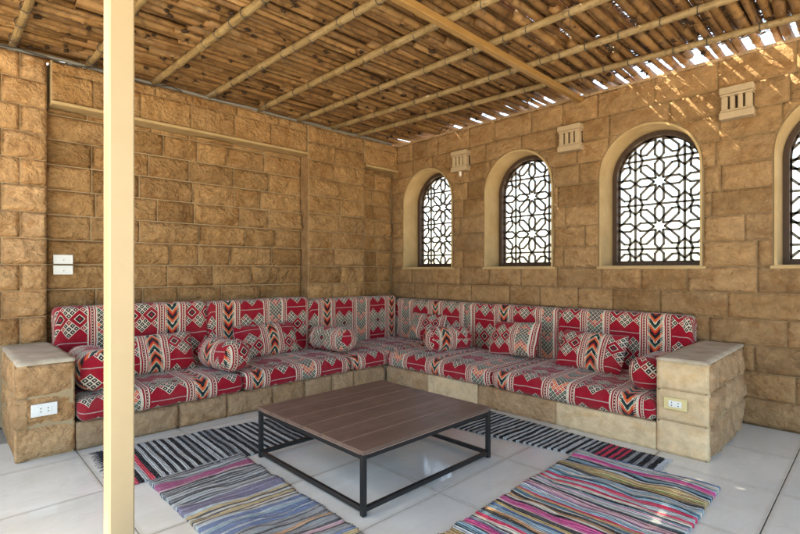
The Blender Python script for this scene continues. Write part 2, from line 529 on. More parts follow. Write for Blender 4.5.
RUG_D = [(.016, BLU), (.03, WHR), (.03, CRM), (.012, TEAL), (.02, WHR), (.012, PUR), (.05, (.72, .10, .32)), (.02, LPK), (.012, BKR), (.025, LBL), (.014, TEAL), (.016, BKR), (.025, WHR),
         (.02, OLV), (.05, (.62, .44, .22)), (.012, (.2, .4, .1)), (.03, OLV), (.034, DGY), (.025, WHR), (.035, LBL), (.02, CRM), (.025, TEAL), (.012, BKR), (.02, LBL), (.04, RED), (.016, LPK), (.025, WHR), (.03, RED), (.025, CRM), (.012, BKR),
         (.02, LBL), (.02, LPK), (.018, WHR), (.02, CRM), (.015, TEAL), (.028, DGY), (.012, LPK), (.014, BKR), (.03, LPK), (.02, (.3, .16, .3)), (.02, WHR), (.03, LBL), (.012, RED), (.03, ORG), (.025, TEAL), (.016, CRM), (.028, DGY), (.02, ORG), (.03, CRM),
         (.02, BKR), (.045, (.62, .10, .28)), (.02, LPK), (.034, DGY), (.025, YEL), (.02, BLU), (.012, BKR), (.03, LBL), (.02, WHR), (.02, ORG), (.028, DGY), (.03, LBL), (.03, RED), (.02, CRM), (.02, DGY)]
RUG_D = RUG_D + RUG_D[4:30]
M_RUG = [rug_mat('striped_rag_rug_%d' % i, s, w, kw_, ((.01, .08), (.01, .08), (.18, .42), (.03, .18))[i]) for i, (s, w, kw_) in enumerate(((RUG_A, .006, 1.0), (RUG_B, .004, 1.0), (RUG_C, .011, .85), (RUG_D, .007, .80)))]

# ------------------------------------------------------------------ ground and floor
g = MB(); g.add([(-600, -600, -.35), (600, -600, -.35), (600, 600, -.35), (-600, 600, -.35)], [(0, 1, 2, 3)])
tag(g.build('ground', M_GROUND), 'pale sandy ground spreading beyond the terrace', 'ground', kind='structure')
fb = MB(); fb.box((4.2, -4.2, -.18), (9.4, 9.6, .334))
floor = fb.build('floor', M_GROUT)
tag(floor, 'polished pale grey stone tile floor of the terrace', 'floor', kind='structure')
TS = .642
tm = MB(); tm.box((0, 0, -.006), (TS - .005, TS - .005, .012), .0012)
tile_me = mesh('tile', tm.v, tm.f, False); tile_me.materials.append(M_TILE)
for i in range(-3, 11):
    for j in range(-7, 8):
        x = 1.70 + TS * (i + .5); y = -3.86 + TS * (j + .5)
        if x < .35 or y > -.05 or x > 8.6 or y < -8.7: continue
        if x < .6 and y > -3.9: continue
        o = link('tile', tile_me, None, floor, (x, y, .0005 + random.uniform(-.0006, .0006)), (random.uniform(-.0012, .0012), random.uniform(-.0012, .0012), 0))

# ------------------------------------------------------------------ stone blocks
def block(name, parent, fn, a0, a1, z0, z1, relief, mat, seed, res=.021, margin=.02, depth=.05, low=None, rough=1.0):
    """a rock-faced block between a0..a1 and z0..z1; fn(a, n, z) -> world; low(a) lifts the lower edge (arches)"""
    w = a1 - a0; h = z1 - z0
    nx = max(4, int(w / res)); nz = max(4, int(h / res))
    ca, cz = (a0 + a1) / 2, (z0 + z1) / 2
    origin = Vector(fn(ca, 0, cz))
    cols = []
    grid = []
    br_ = random.Random(seed * 77 + 5)
    planes = [(br_.uniform(.15, .95), br_.uniform(-1.7, 1.7), br_.uniform(-1.1, 1.1)) for _ in range(5)]
    ox, oy, oz = seed * 3.17, seed * 1.73, seed * 2.11
    for i in range(nx + 1):
        # tighter spacing by the edges so that the margin is a crisp bevel
        a = a0 + w * (i / nx)
        zl = z0 if low is None else max(z0, low(a))
        row = []
        for k in range(nz + 1):
            z = zl + (z1 - zl) * k / nz
            da = min(a - a0, a1 - a); dz = min(z - zl, z1 - z)
            t = min(da, dz) / margin
            prof = 0 if t <= 0 else (1 if t >= 1 else math.sin(t * math.pi / 2) ** .6)
            q = Vector((a * 7 + ox, z * 9 + oy, oz))
            nv = noise.noise(q) * .6 + noise.noise(q * 2.3) * .4
            fa, fz_ = (a - ca) / w, (z - cz) / h
            wa, wz = fa + nv * .10, fz_ + nv * .16
            pl = min(pp[0] + pp[1] * wa + pp[2] * wz for pp in planes)
            fine = noise.noise(q * 5.1) * .16 + abs(noise.noise(q * 3.0 + Vector((9, 4, 1)))) * -.35
            n = prof * relief * max(.06, .50 + rough * (pl * .85 + fine + nv * .35))
            row.append((a, n, z))
        grid.append(row)
    vs = []; fs = []
    ny = nz + 1
    jit = Vector((0, 0, 0))
    for row in grid:
        for a, n, z in row:
            vs.append(Vector(fn(a, n, z)) - origin)
    for i in range(nx):
        for k in range(nz):
            fs.append((i * ny + k, (i + 1) * ny + k, (i + 1) * ny + k + 1, i * ny + k + 1))
    # sides
    ring = [(i, 0) for i in range(nx)] + [(nx, k) for k in range(nz)] + [(i, nz) for i in range(nx, 0, -1)] + [(0, k) for k in range(nz, 0, -1)]
    b0 = len(vs)
    for (i, k) in ring:
        a, n, z = grid[i][k]
        vs.append(Vector(fn(a, -depth, z)) - origin)
    L = len(ring)
    for r_ in range(L):
        i, k = ring[r_]; i2, k2 = ring[(r_ + 1) % L]
        fs.append((i2 * ny + k2, i * ny + k, b0 + r_, b0 + (r_ + 1) % L))
    me = mesh(name, vs, fs, True)
    # orientation: make sure front faces look along +n
    nrm = Vector(fn(ca, 1, cz)) - Vector(fn(ca, 0, cz))
    if me.polygons[(nx // 2) * nz + nz // 2].normal.dot(nrm) < 0:
        me.flip_normals()
    return link(name, me, mat, parent, origin)

def course_cuts(a0, a1, avg, rng, jit=.3):
    n = max(1, round((a1 - a0) / avg))
    ws = [1 + rng.uniform(-jit, jit) for _ in range(n)]
    s = sum(ws); out = [a0]
    for w in ws: out.append(out[-1] + (a1 - a0) * w / s)
    return out

rng = random.Random(11)
seedc = [0]
def lay(parent, fn, a0, a1, zs, avg, relief, mat, joint=.006, jit=.3, hide=None, low=None, margin=.02, rough=1.0, zlim=None, var=.5):
    for ci in range(len(zs) - 1):
        z0, z1 = zs[ci], zs[ci + 1]
        cuts = course_cuts(a0, a1, avg, rng, jit)
        for k in range(len(cuts) - 1):
            b0, b1 = cuts[k] + joint / 2, cuts[k + 1] - joint / 2
            if hide and hide(b0, b1, z0, z1): continue
            seedc[0] += 1
            rel = relief * (1 + rng.uniform(-var, var))
            pieces = [(b0, b1)]
            if low is not None:
                pieces = low(b0, b1, z0 + joint / 2, z1 - joint / 2)
                for (p0, p1, lf) in pieces:
                    if p1 - p0 > .015:
                        block('stone', parent, fn, p0, p1, z0 + joint / 2, z1 - joint / 2, rel, mat, seedc[0], low=lf, margin=margin, rough=rough)
                continue
            block('stone', parent, fn, b0, b1, z0 + joint / 2, z1 - joint / 2, rel, mat, seedc[0], margin=margin, rough=rough)

# ---- left wall (runs along y, faces +x)
ZT = 2.89
CO = .2075
lw = MB()
lw.box((-.285, -4.05, ZT / 2), (.27, 8.5, ZT))                   # core, face at x = -.15; extended out of view to shade the floor
left_wall = lw.build('stone_wall', M_MORTAR)
tag(left_wall, 'rock-faced sandstone wall behind the left bench, with pilaster and ledge', 'wall')
fL = lambda off: (lambda a, n, z: (off + n, a, z))
pb = MB(); pb.box((-.077, -1.022, ZT / 2), (.140, .850, ZT)); pb.build('pilaster_core', M_MORTAR, left_wall)
fz = MB(); fz.box((-.080, -2.66, 2.725), (.136, 2.42, .326)); fz.box((-.080, -.296, 2.725), (.136, .590, .326)); fz.build('frieze_core', M_MORTAR, left_wall)
lg = MB(); lg.box((-.062, -2.66, 2.548), (.172, 2.42, .028), .006); lg.box((-.062, -.296, 2.548), (.172, .588, .028), .006); lg.build('ledge', M_PLASTER, left_wall)
zs = [CO * k for k in range(2, 13)] + [2.534]
lay(left_wall, fL(-.147), -3.89, -1.452, zs, .42, .060, M_ROCK, joint=.009, margin=.016, hide=lambda a, b, z0, z1: z1 < .6)
lay(left_wall, fL(-.147), -.590, -.002, zs, .30, .036, M_ROCK, joint=.008, margin=.014, hide=lambda a, b, z0, z1: z1 < .6)
zp = [CO * k for k in range(2, 14)] + [ZT - .005]
lay(left_wall, fL(-.002), -1.443, -.602, zp, .40, .042, M_ROCK, joint=.008, margin=.014, hide=lambda a, b, z0, z1: z1 < .6)
lay(left_wall, fL(-.004), -3.862, -1.456, [2.565, 2.80, ZT - .004], .42, .010, M_ROCK, rough=.8)
lay(left_wall, fL(-.004), -.586, -.004, [2.565, 2.80, ZT - .004], .5, .008, M_ROCK, rough=.8)
pr = MB(); pr.box((-.073, -1.4515, 1.272), (.134, .009, 2.52)); pr.build('plaster_return', M_DRESS, left_wall)

# pillar at the left end
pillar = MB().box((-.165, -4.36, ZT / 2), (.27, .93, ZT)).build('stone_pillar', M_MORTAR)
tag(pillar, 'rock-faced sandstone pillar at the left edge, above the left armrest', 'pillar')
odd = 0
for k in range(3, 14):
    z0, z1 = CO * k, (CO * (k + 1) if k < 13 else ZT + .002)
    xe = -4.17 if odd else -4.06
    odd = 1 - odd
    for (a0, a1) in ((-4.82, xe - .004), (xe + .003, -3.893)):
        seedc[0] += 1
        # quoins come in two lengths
        block('stone', pillar, fL(-.028), a0, a1, z0 + .003, z1 - .003, .065 * rng.uniform(.8, 1.25), M_ROCK_LIT, seedc[0], margin=.016)

# ---- right wall (runs along x, faces -y) with four arched openings
CR_ = .2045
WIN = [(.533, .425), (1.862, .420), (3.190, .421), (4.512, .425)]
SILL = 6 * CR_
SPR = 2.085
WX1 = 7.4
fRt = lambda a, n, z: (a, -n, z)
def arch_top(a):
    for c, r in WIN:
        if abs(a - c) < r + .012:
            return SPR + math.sqrt(max(0, (r + .012) ** 2 - (a - c) ** 2)) 
    return 0.0
def low_pieces(b0, b1, z0, z1):
    if z0 < SILL - .05: return [(b0, b1, None)]
    out = []
    N = 60
    xs = [b0 + (b1 - b0) * i / N for i in range(N + 1)]
    ok = [arch_top(x) < z1 - .02 for x in xs]
    i = 0
    while i <= N:
        if ok[i]:
            k = i
            while k < N and ok[k + 1]: k += 1
            lo, hi = xs[i], xs[k]
            # sharpen against straight jambs
            for c, r in WIN:
                for e in (c - r - .012, c + r + .012):
                    if abs(lo - e) < (b1 - b0) / N * 1.5 and z0 < SPR: lo = max(lo, e) if lo < e and e > c else lo
            out.append((lo, hi, (lambda a: arch_top(a)) if any(arch_top(x) > z0 for x in xs[i:k + 1]) else None))
            i = k + 1
        else: i += 1
    return out

# core with openings: front/back faces in columns, reveals closed by their own plaster parts
def wall_core():
    vs = []; fs = []
    xs = [-.15]
    for c, r in WIN:
        for k in range(0, 25):
            xs.append(c - (r + .004) * math.cos(math.pi * k / 24))
    xs.append(WX1)
    def quad(p):
        b = len(vs); vs.extend(p); fs.append((b, b + 1, b + 2, b + 3))
    zt = ZT - .006
    for i in range(len(xs) - 1):
        xa, xb = xs[i], xs[i + 1]; xm = (xa + xb) / 2
        inside = None
        for c, r in WIN:
            if abs(xm - c) < r + .004: inside = (c, r + .004)
        for y, fl_ in ((.0025, 0), (.40, 1)):
            def q4(za, zb, zc, zd):
                P4 = [(xa, y, za), (xb, y, zb), (xb, y, zc), (xa, y, zd)]
                quad(P4 if not fl_ else P4[::-1])
            if inside is None: q4(0, 0, zt, zt)
            else:
                c, r = inside
                ta = SPR + math.sqrt(max(0, r * r - (xa - c) ** 2)); tb = SPR + math.sqrt(max(0, r * r - (xb - c) ** 2))
                q4(0, 0, SILL - .004, SILL - .004)
                q4(ta, tb, zt, zt)
    quad([(-.15, .008, zt), (WX1, .008, zt), (WX1, .40, zt), (-.15, .40, zt)])
    quad([(WX1, .008, 0), (WX1, .40, 0), (WX1, .40, zt), (WX1, .008, zt)])
    quad([(-.15, .40, 0), (-.15, .008, 0), (-.15, .008, zt), (-.15, .40, zt)])
    return mesh('stone_wall', vs, fs, False)
right_wall = link('stone_wall', wall_core(), M_MORTAR2)
tag(right_wall, 'dressed sandstone wall with four arched window openings behind the right bench', 'wall')
zr = [CR_ * k for k in range(0, 14)] + [ZT]
lay(right_wall, fRt, -.12, 5.9, zr, .42, .022, M_DRESS, joint=.006, jit=.28, low=low_pieces, margin=.010, rough=1.0, var=.7,
    hide=lambda a, b, z0, z1: (z1 < .62 and b < 3.6))
# coping
cp = MB().box((3.6, .20, ZT + .012), (7.5, .40, .028), .005).build('coping', M_PALE, right_wall)

# arch reveals
def arch_ring(c, r0, r1, y0, y1, sill0, sill1, n=28):
    """closed ring (jambs, arch and sill) between outline r0/sill0 and r1/sill1, from y0 to y1"""
    def outline(r, sl):
        pts = [(c - r, sl)]
        for k in range(n + 1):
            t = math.pi - math.pi * k / n
            pts.append((c + r * math.cos(t), SPR + r * math.sin(t)))
        pts.append((c + r, sl))
        return pts
    A, B = outline(r0, sill0), outline(r1, sill1)
    N = len(A); vs = []
    for (o, y) in ((A, y0), (B, y0), (B, y1), (A, y1)):
        vs += [(p[0], y, p[1]) for p in o]
    fs = []
    for k in range(N):
        k2 = (k + 1) % N
        for s in range(4):
            s2 = (s + 1) % 4
            fs.append((s * N + k, s * N + k2, s2 * N + k2, s2 * N + k))
    return vs, fs

def inside_arch(x, z, c, r, sl):
    if z < sl: return False
    if z <= SPR: return abs(x - c) <= r
    return (x - c) ** 2 + (z - SPR) ** 2 <= r * r

def lattice_segments(c):
    S = .424; segs = []
    centers = [(c + i * S, 1.612 + k * S) for i in (-1, 0, 1) for k in (-1, 0, 1, 2)]
    rho = .235 * S; w = rho * math.sin(math.pi / 8); r1 = rho * math.cos(math.pi / 8); r0 = .105 * S
    r2 = .395 * S
    for cx, cz in centers:
        for k in range(8):
            t = k * math.pi / 4; d = (math.cos(t), math.sin(t)); nrm = (-d[1], d[0])
            diag = k % 2
            r2k = r2 if not diag else .455 * S
            r3 = .5 * S if not diag else .55 * S
            pt = lambda r, s: (cx + d[0] * r + nrm[0] * s, cz + d[1] * r + nrm[1] * s)
            hexa = [pt(r0, 0), pt(r1, w), pt(r2k, w), pt(r3, 0), pt(r2k, -w), pt(r1, -w)]
            for a in range(6): segs.append((hexa[a], hexa[(a + 1) % 6]))
            if diag:
                # from petal tip towards the tile edges: five-sided kites
                sx = 1 if d[0] > 0 else -1; sz = 1 if d[1] > 0 else -1
                segs.append((pt(r3, 0), (cx + sx * .345 * S, cz + sz * .5 * S)))
                segs.append((pt(r3, 0), (cx + sx * .5 * S, cz + sz * .29 * S)))
        for s in (-1, 1):
            segs.append(((cx - .5 * S, cz + s * .5 * S), (cx + .5 * S, cz + s * .5 * S)))
            segs.append(((cx + s * .5 * S, cz - .5 * S), (cx + s * .5 * S, cz + .5 * S)))
    # unique
    seen = set(); out = []
    for a, b_ in segs:
        key = tuple(sorted(((round(a[0], 3), round(a[1], 3)), (round(b_[0], 3), round(b_[1], 3)))))
        if key not in seen: seen.add(key); out.append((a, b_))
    return out

WLAB = ['arched window nearest the corner, star lattice in dark wooden frame', 'second arched lattice window from the corner, between the two small carved wall lamps',
        'third arched lattice window from the corner, above the right end of the cushions', 'rightmost arched lattice window, cut off by the picture edge']
for wi, (c, r) in enumerate(WIN):
    vs, fs = arch_ring(c, r + .003, r - .014, -.006, .385, SILL - .004, SILL + .012)
    rv = link('window_reveal', mesh('window_reveal', vs, fs, False), M_PLASTER, right_wall)
    sl = MB().box((c, -.004, SILL - .006), (2 * r + .06, .022, .024), .005).build('window_sill', M_PLASTER, right_wall)
    we = empty('arched_window', (c, .30, SILL))
    tag(we, WLAB[wi], 'window', 'arched lattice windows')
    T0 = Matrix.Translation((-c, -.30, -SILL))
    fr_o = r - .014; fr_i = r - .056; s_i = SILL + .05
    vs, fs = arch_ring(c, fr_o - .001, fr_i, .262, .335, SILL + .013, s_i)
    m1 = MB().add(vs, fs, T0)
    vs, fs = arch_ring(c, fr_o - .001, fr_i - .012, .30, .325, SILL + .013, s_i + .01)
    m1.add([(v[0], v[1] + .018, v[2]) for v in vs], fs, T0)
    m1.build('frame', M_FRAME, we)
    la = MB()
    for (p, q) in lattice_segments(c):
        a = Vector((p[0], 0, p[1])); b_ = Vector((q[0], 0, q[1])); L = (b_ - a).length
        if L < 1e-4: continue
        n = max(1, int(L / .012)); run = []
        def flush(run):
            if len(run) < 2: return
            s, e = run[0], run[-1]
            d = (e - s).normalized(); nn = Vector((-d.z, 0, d.x)) * .0104
            s = s - d * .004; e = e + d * .004
            vv = []
            for yy in (.318, .334):
                for pnt, sg in ((s, 1), (e, 1), (e, -1), (s, -1)):
                    q_ = pnt + nn * sg; vv.append((q_.x, yy, q_.z))
            la.add(vv, [(0, 1, 2, 3), (7, 6, 5, 4), (0, 4, 5, 1), (1, 5, 6, 2), (2, 6, 7, 3), (3, 7, 4, 0)], T0)
        for i in range(n + 1):
            pnt = a.lerp(b_, i / n)
            if inside_arch(pnt.x, pnt.z, c, fr_i + .004, s_i - .004): run.append(pnt)
            else: flush(run); run = []
        flush(run)
    la.build('lattice', M_LATT, we)

# ------------------------------------------------------------------ stone armrests and benches
SL, SR = .93, -1.107
HB, HA = .181, .625
# left armrest
arm = MB().box((.445, -4.022, (HA - .04) / 2), (.93, .295, HA - .04)).build('stone_side_block', M_MORTAR)
tag(arm, 'rock-faced stone armrest with grey concrete top at the left end of the bench', 'armrest')
fX = lambda x0: (lambda a, n, z: (x0 + n, a, z))
fYm = lambda y0: (lambda a, n, z: (a, y0 - n, z))
fYp = lambda y0: (lambda a, n, z: (a, y0 + n, z))
zz = [0.0, .205, .395, .600]
for k in range(3):
    seedc[0] += 1
    block('stone', arm, fX(SL - .022), -4.176, -3.866, zz[k] + .003, zz[k + 1] - .003, (.036, .02, .036)[k], M_ROCK_LIT, seedc[0] + 40)
    cuts = [-.02, .30, .62, SL - .006] if k % 2 else [-.02, .46, SL - .006]
    for a, b_ in zip(cuts, cuts[1:]):
        seedc[0] += 1
        block('stone', arm, fYm(-4.167), a + .003, b_ - .003, zz[k] + .003, zz[k + 1] - .003, .022, M_ROCK_LIT, seedc[0])
def slab(parent, x0, x1, y0, y1, z0, z1, seed, mat, name='top_slab'):
    vs = []; nx = max(6, int((x1 - x0) / .03)); ny = max(6, int((y1 - y0) / .03)); fs = []
    for i in range(nx + 1):
        for j in range(ny + 1):
            x = x0 + (x1 - x0) * i / nx; y = y0 + (y1 - y0) * j / ny
            e = min(x - x0, x1 - x, y - y0, y1 - y)
            z = z1 + noise.noise(Vector((x * 6, y * 6, seed))) * .004 + noise.noise(Vector((x * 21, y * 21, seed))) * .0015 - (.006 if e < .001 else 0)
            jx = noise.noise(Vector((x * 12, y * 12, seed + 5))) * .005
            vs.append((x + (jx if 0 < i < nx else jx * 1.0), y + jx, z))
    for i in range(nx):
        for j in range(ny):
            fs.append((i * (ny + 1) + j, (i + 1) * (ny + 1) + j, (i + 1) * (ny + 1) + j + 1, i * (ny + 1) + j + 1))
    ring = [(i, 0) for i in range(nx)] + [(nx, j) for j in range(ny)] + [(i, ny) for i in range(nx, 0, -1)] + [(0, j) for j in range(ny, 0, -1)]
    b0 = len(vs)
    for i, j in ring:
        v = vs[i * (ny + 1) + j]; vs.append((v[0], v[1], z0))
    for k in range(len(ring)):
        i, j = ring[k]; i2, j2 = ring[(k + 1) % len(ring)]
        fs.append((i2 * (ny + 1) + j2, i * (ny + 1) + j, b0 + k, b0 + (k + 1) % len(ring)))
    return link(name, mesh(name, vs, fs, True), mat, parent)
slab(arm, -.02, SL - .012, -4.170, -3.868, .597, HA, 3.3, M_CONC)

# right armrest
armr = MB().box((3.752, -.56, (HA - .04) / 2), (.275, 1.07, HA - .04)).build('stone_side_block', M_MORTAR)
tag(armr, 'pale dressed stone armrest with flat top at the right end of the bench', 'armrest')
zz = [0.0, .212, .418, .607]
for k in range(3):
    seedc[0] += 1
    block('stone', armr, fYm(SR + .012), 3.606, 3.902, zz[k] + .002, zz[k + 1] - .002, .010, M_CREAM, seedc[0] + 40, margin=.012)
    cuts = [-1.09, -.60, -.01] if k % 2 else [-1.09, -.78, -.36, -.01]
    for a, b_ in zip(cuts, cuts[1:]):
        seedc[0] += 1
        block('stone', armr, fX(3.8885), a + .002, b_ - .002, zz[k] + .002, zz[k + 1] - .002, .050, M_PALE, seedc[0])
slab(armr, 3.608, 3.898, SR + .006, -.004, .604, HA, 7.7, M_CONC)

# low L-shaped plinth
plinth = empty('stone_bench', (0, 0, 0))
tag(plinth, 'low L-shaped stone bench base under the cushions', 'bench')
pm = MB()
pm.box((.455, -1.93, HB / 2 - .004), (.90, 3.85, HB - .008)); pm.box((2.25, -.545, HB / 2 - .004), (2.68, 1.08, HB - .0085))
pm.build('core', M_CONC, plinth)
cuts = course_cuts(-3.862, -1.11, .36, rng, .25)
for a, b_ in zip(cuts, cuts[1:]):
    seedc[0] += 1; block('stone', plinth, fX(SL - .012), a + .003, b_ - .003, .0, HB, .044, M_PALE, seedc[0], margin=.014)
cuts = course_cuts(SL + .014, 3.602, .62, rng, .2)
for a, b_ in zip(cuts, cuts[1:]):
    seedc[0] += 1; block('stone', plinth, fYm(SR + .012), a + .002, b_ - .002, .0, HB, .012, M_CREAM if rng.random() < .4 else M_PALE, seedc[0], margin=.012, rough=.7)

# ------------------------------------------------------------------ cushions
def sweep_cushion(name, L, W, H, r, *args, **kw):
    return _sweep(name, L, W, H, r, *args, **kw)
def _sweep(name, L, W, H, r, uoff=0.0, voff=0.0, crown=.02, seed=0, wr=.008, sag=.0, nx=44, planar=False):
    """long cushion: axis local x, depth W along y, height H along z, bottom at z = 0"""
    sec_n = 48
    def section(inset):
        hw, hh = W / 2 - inset, H / 2 - inset
        rc = max(.004, r - inset * .6); rc = min(rc, hw * .95, hh * .95)
        pts = []
        for (cx, cz, a0) in ((hw - rc, hh - rc, 0), (-(hw - rc), hh - rc, 90), (-(hw - rc), -(hh - rc), 180), (hw - rc, -(hh - rc), 270)):
            for k in range(7):
                a = R(a0 + 90 * k / 6)
                pts.append((cx + rc * math.cos(a), cz + rc * math.sin(a)))
        # resample evenly
        P_ = pts + [pts[0]]
        d = [0]
        for i in range(len(P_) - 1): d.append(d[-1] + math.dist(P_[i], P_[i + 1]))
        out = []
        for k in range(sec_n):
            t = d[-1] * k / sec_n; i = 0
            while d[i + 1] < t: i += 1
            f = (t - d[i]) / max(1e-9, d[i + 1] - d[i])
            out.append((P_[i][0] * (1 - f) + P_[i + 1][0] * f, P_[i][1] * (1 - f) + P_[i + 1][1] * f))
        return out, d[-1]
    stations = []
    er = min(r, H * .45, W * .45); mh = min(W, H) / 2
    for k in range(5, -1, -1): stations.append((-L / 2, er + (mh - er - .004) * k / 5, -L / 2 - (mh - er) * k / 5 - er * .57))
    for k in range(1, 7):
        a = R(90 * k / 6); stations.append((-L / 2 + er - er * math.cos(a), er * (1 - math.sin(a)), -L / 2 + er * (a - 1.0)))
    for k in range(1, nx): 
        xx = -L / 2 + er + (L - 2 * er) * k / nx; stations.append((xx, 0, xx))
    stations += [(-s[0], s[1], -s[2]) for s in stations[:12][::-1]]
    vs = []; uvrow = []
    for (xx, ins, uu) in stations:
        sec, per = section(ins)
        _, per0 = section(0)
        for k, (y, z) in enumerate(sec):
            p = Vector((xx, y, z))
            fx = max(0, 1 - (2 * xx / L) ** 4); fy = max(0, 1 - (2 * y / W) ** 4)
            if z > 0: p.z += crown * fx * fy - sag * fx * fy
            p.y += math.copysign(crown * .35 * fx * max(0, 1 - (2 * z / H) ** 2), y)
            q = Vector((xx * 4 + seed * 5.1, y * 5, z * 5))
            p.z += noise.noise(q) * wr + noise.noise(q * 3.1) * wr * .45
            p.y += noise.noise(q + Vector((3, 7, 1))) * wr + noise.noise(q * 2.7 + Vector((3, 7, 1))) * wr * .4
            p.x += noise.noise(q + Vector((13, 2, 5))) * wr
            if z < 0: p.z = max(p.z, -H / 2)
            vs.append((p.x, p.y, p.z + H / 2))
        uvrow.append(uu)
    fs = []; uvs = []
    _, per0 = section(0)
    for i in range(len(stations) - 1):
        for k in range(sec_n):
            k2 = (k + 1) % sec_n
            fs.append((i * sec_n + k, (i + 1) * sec_n + k, (i + 1) * sec_n + k2, i * sec_n + k2))
            va, vb = voff + per0 * k / sec_n, voff + per0 * (k + 1) / sec_n
            ua, ub = uoff + uvrow[i], uoff + uvrow[i + 1]
            if planar and (i < 9 or i >= len(stations) - 10):
                uvs += [(uoff + vs[w][1] + .11, voff + vs[w][2]) for w in fs[-1]]
            else:
                uvs += [(ua, va), (ub, va), (ub, vb), (ua, vb)]
    for base, uu in ((0, uvrow[0]), ((len(stations) - 1) * sec_n, uvrow[-1])):
        f = tuple(base + k for k in range(sec_n))
        if base: f = f[::-1]
        fs.append(f); uvs += [(uoff + uu, voff + per0 * (k / sec_n)) for k in (range(sec_n) if not base else range(sec_n - 1, -1, -1))]
    me = mesh(name, vs, fs, True, uvs)
    import bmesh
    bm = bmesh.new(); bm.from_mesh(me); bmesh.ops.recalc_face_normals(bm, faces=bm.faces); bm.to_mesh(me); bm.free()
    return me

def place(name, me, loc, rot, label, cat, group):
    o = link(name, me, M_FAB, None, loc, rot)
    return tag(o, label, cat, group)

SZ = HB + .002
SH = .155
# seat cushions on the left bench: local x -> world +y, local +y -> world -x, so the front is local -y
def seatL(y0, y1, uo, seed, label):
    me = sweep_cushion('seat_cushion', y1 - y0, .80, SH, .05, uo, .305, .018, seed)
    place('seat_cushion', me, (.565, (y0 + y1) / 2, SZ), (0, 0, R(90)), label, 'cushion', 'patterned bench seat cushions')
def seatR(x0, x1, uo, seed, label):
    me = sweep_cushion('seat_cushion', x1 - x0, .92, SH, .05, uo, .206, .018, seed)
    place('seat_cushion', me, ((x0 + x1) / 2, -.675, SZ), (0, 0, 0), label, 'cushion', 'patterned bench seat cushions')
seatL(-3.855, -2.705, .35, 1, 'red patterned seat cushion at the left end, beside the left stone armrest')
seatL(-2.70, -1.565, .02, 2, 'red patterned seat cushion in the middle of the left bench')
me = sweep_cushion('seat_cushion', 1.33, .80, SH, .05, .20, .305, .016, 3)
place('seat_cushion', me, (.565, -.885, SZ), (0, 0, R(90)), 'red patterned seat cushion in the corner where the two benches meet', 'cushion', 'patterned bench seat cushions')
seatR(.985, 2.295, .55, 4, 'red patterned seat cushion on the right bench next to the corner')
seatR(2.30, 3.60, .10, 5, 'red patterned seat cushion at the right end, beside the right stone armrest')

# back cushions: stood on edge against the walls
def backL(y0, y1, top, uo, seed, label, vo=.023):
    H = top - .30
    me = sweep_cushion('back_cushion', y1 - y0 + .012, .17, H, .042, uo, vo, .006, seed, .006)
    place('back_cushion', me, (.135, (y0 + y1) / 2, .30), (0, R(0), R(90)), label, 'cushion', 'patterned back cushions')
def backR(x0, x1, top, uo, seed, label, vo=.131):
    H = top - .30
    me = sweep_cushion('back_cushion', x1 - x0 + .012, .17, H, .042, uo, vo, .006, seed, .006)
    place('back_cushion', me, ((x0 + x1) / 2, -.125, .30), (0, 0, 0), label, 'cushion', 'patterned back cushions')
backL(-3.87, -2.70, .905, .32, 11, 'red patterned back cushion at the far left, below the switch plates')
backL(-2.695, -1.575, .895, .95, 12, 'red patterned back cushion in the middle of the left wall', .208)
backL(-1.57, -.24, .865, 1.02, 13, 'red patterned back cushion on the left wall next to the corner', .193)
backR(.03, 1.30, .822, .38, 14, 'red patterned back cushion on the right wall next to the corner')
backR(1.305, 2.44, .822, .62, 15, 'red patterned back cushion in the middle of the right wall')
backR(2.445, 3.585, .825, .28, 16, 'red patterned back cushion at the right end, behind the right armrest')

def pillow_mesh(name, L, Hh, T, uo, vo, seed):
    nu, nv = 26, 18
    vs = []; fs = []; uvs = []
    for side in (1, -1):
        for i in range(nu + 1):
            for j in range(nv + 1):
                a = -1 + 2 * i / nu; c = -1 + 2 * j / nv
                t = (max(0, 1 - abs(a) ** 3.2) ** .5) * (max(0, 1 - abs(c) ** 2.6) ** .55)
                pin = 1 - .045 * (a * a) * (1 - c * c) * 0 
                x = a * L / 2 * (1 - .05 * (1 - a * a) * 0 - .035 * (1 - abs(c) ** 2) * abs(a) ** 6 * -1 * 0)
                z = c * Hh / 2 * (1 + .03 * abs(a) ** 3)
                y = side * T / 2 * t
                q = Vector((x * 6 + seed * 3.3, z * 6, side * 2 + seed))
                y += (noise.noise(q) * .012 + noise.noise(q * 2.7) * .006) * min(1, t * 2)
                z += noise.noise(q + Vector((4, 4, 4))) * .006
                x += noise.noise(q + Vector((8, 1, 4))) * .006 * (1 if side else 1)
                vs.append((x, y, z))
    n1 = (nu + 1) * (nv + 1)
    for s in range(2):
        for i in range(nu):
            for j in range(nv):
                ids = [(i, j), (i + 1, j), (i + 1, j + 1), (i, j + 1)]
                if s == 0: ids = ids[::-1]
                fs.append(tuple(s * n1 + a * (nv + 1) + c for a, c in ids))
                uvs += [(uo + (a / nu) * L * 1.06, vo + (c / nv) * Hh * 1.15) for a, c in ids]
    me = mesh(name, vs, fs, True, uvs)
    import bmesh
    bm = bmesh.new(); bm.from_mesh(me); bmesh.ops.remove_doubles(bm, verts=bm.verts, dist=.0035); bm.to_mesh(me); bm.free()
    me.polygons.foreach_set('use_smooth', [True] * len(me.polygons))
    return me

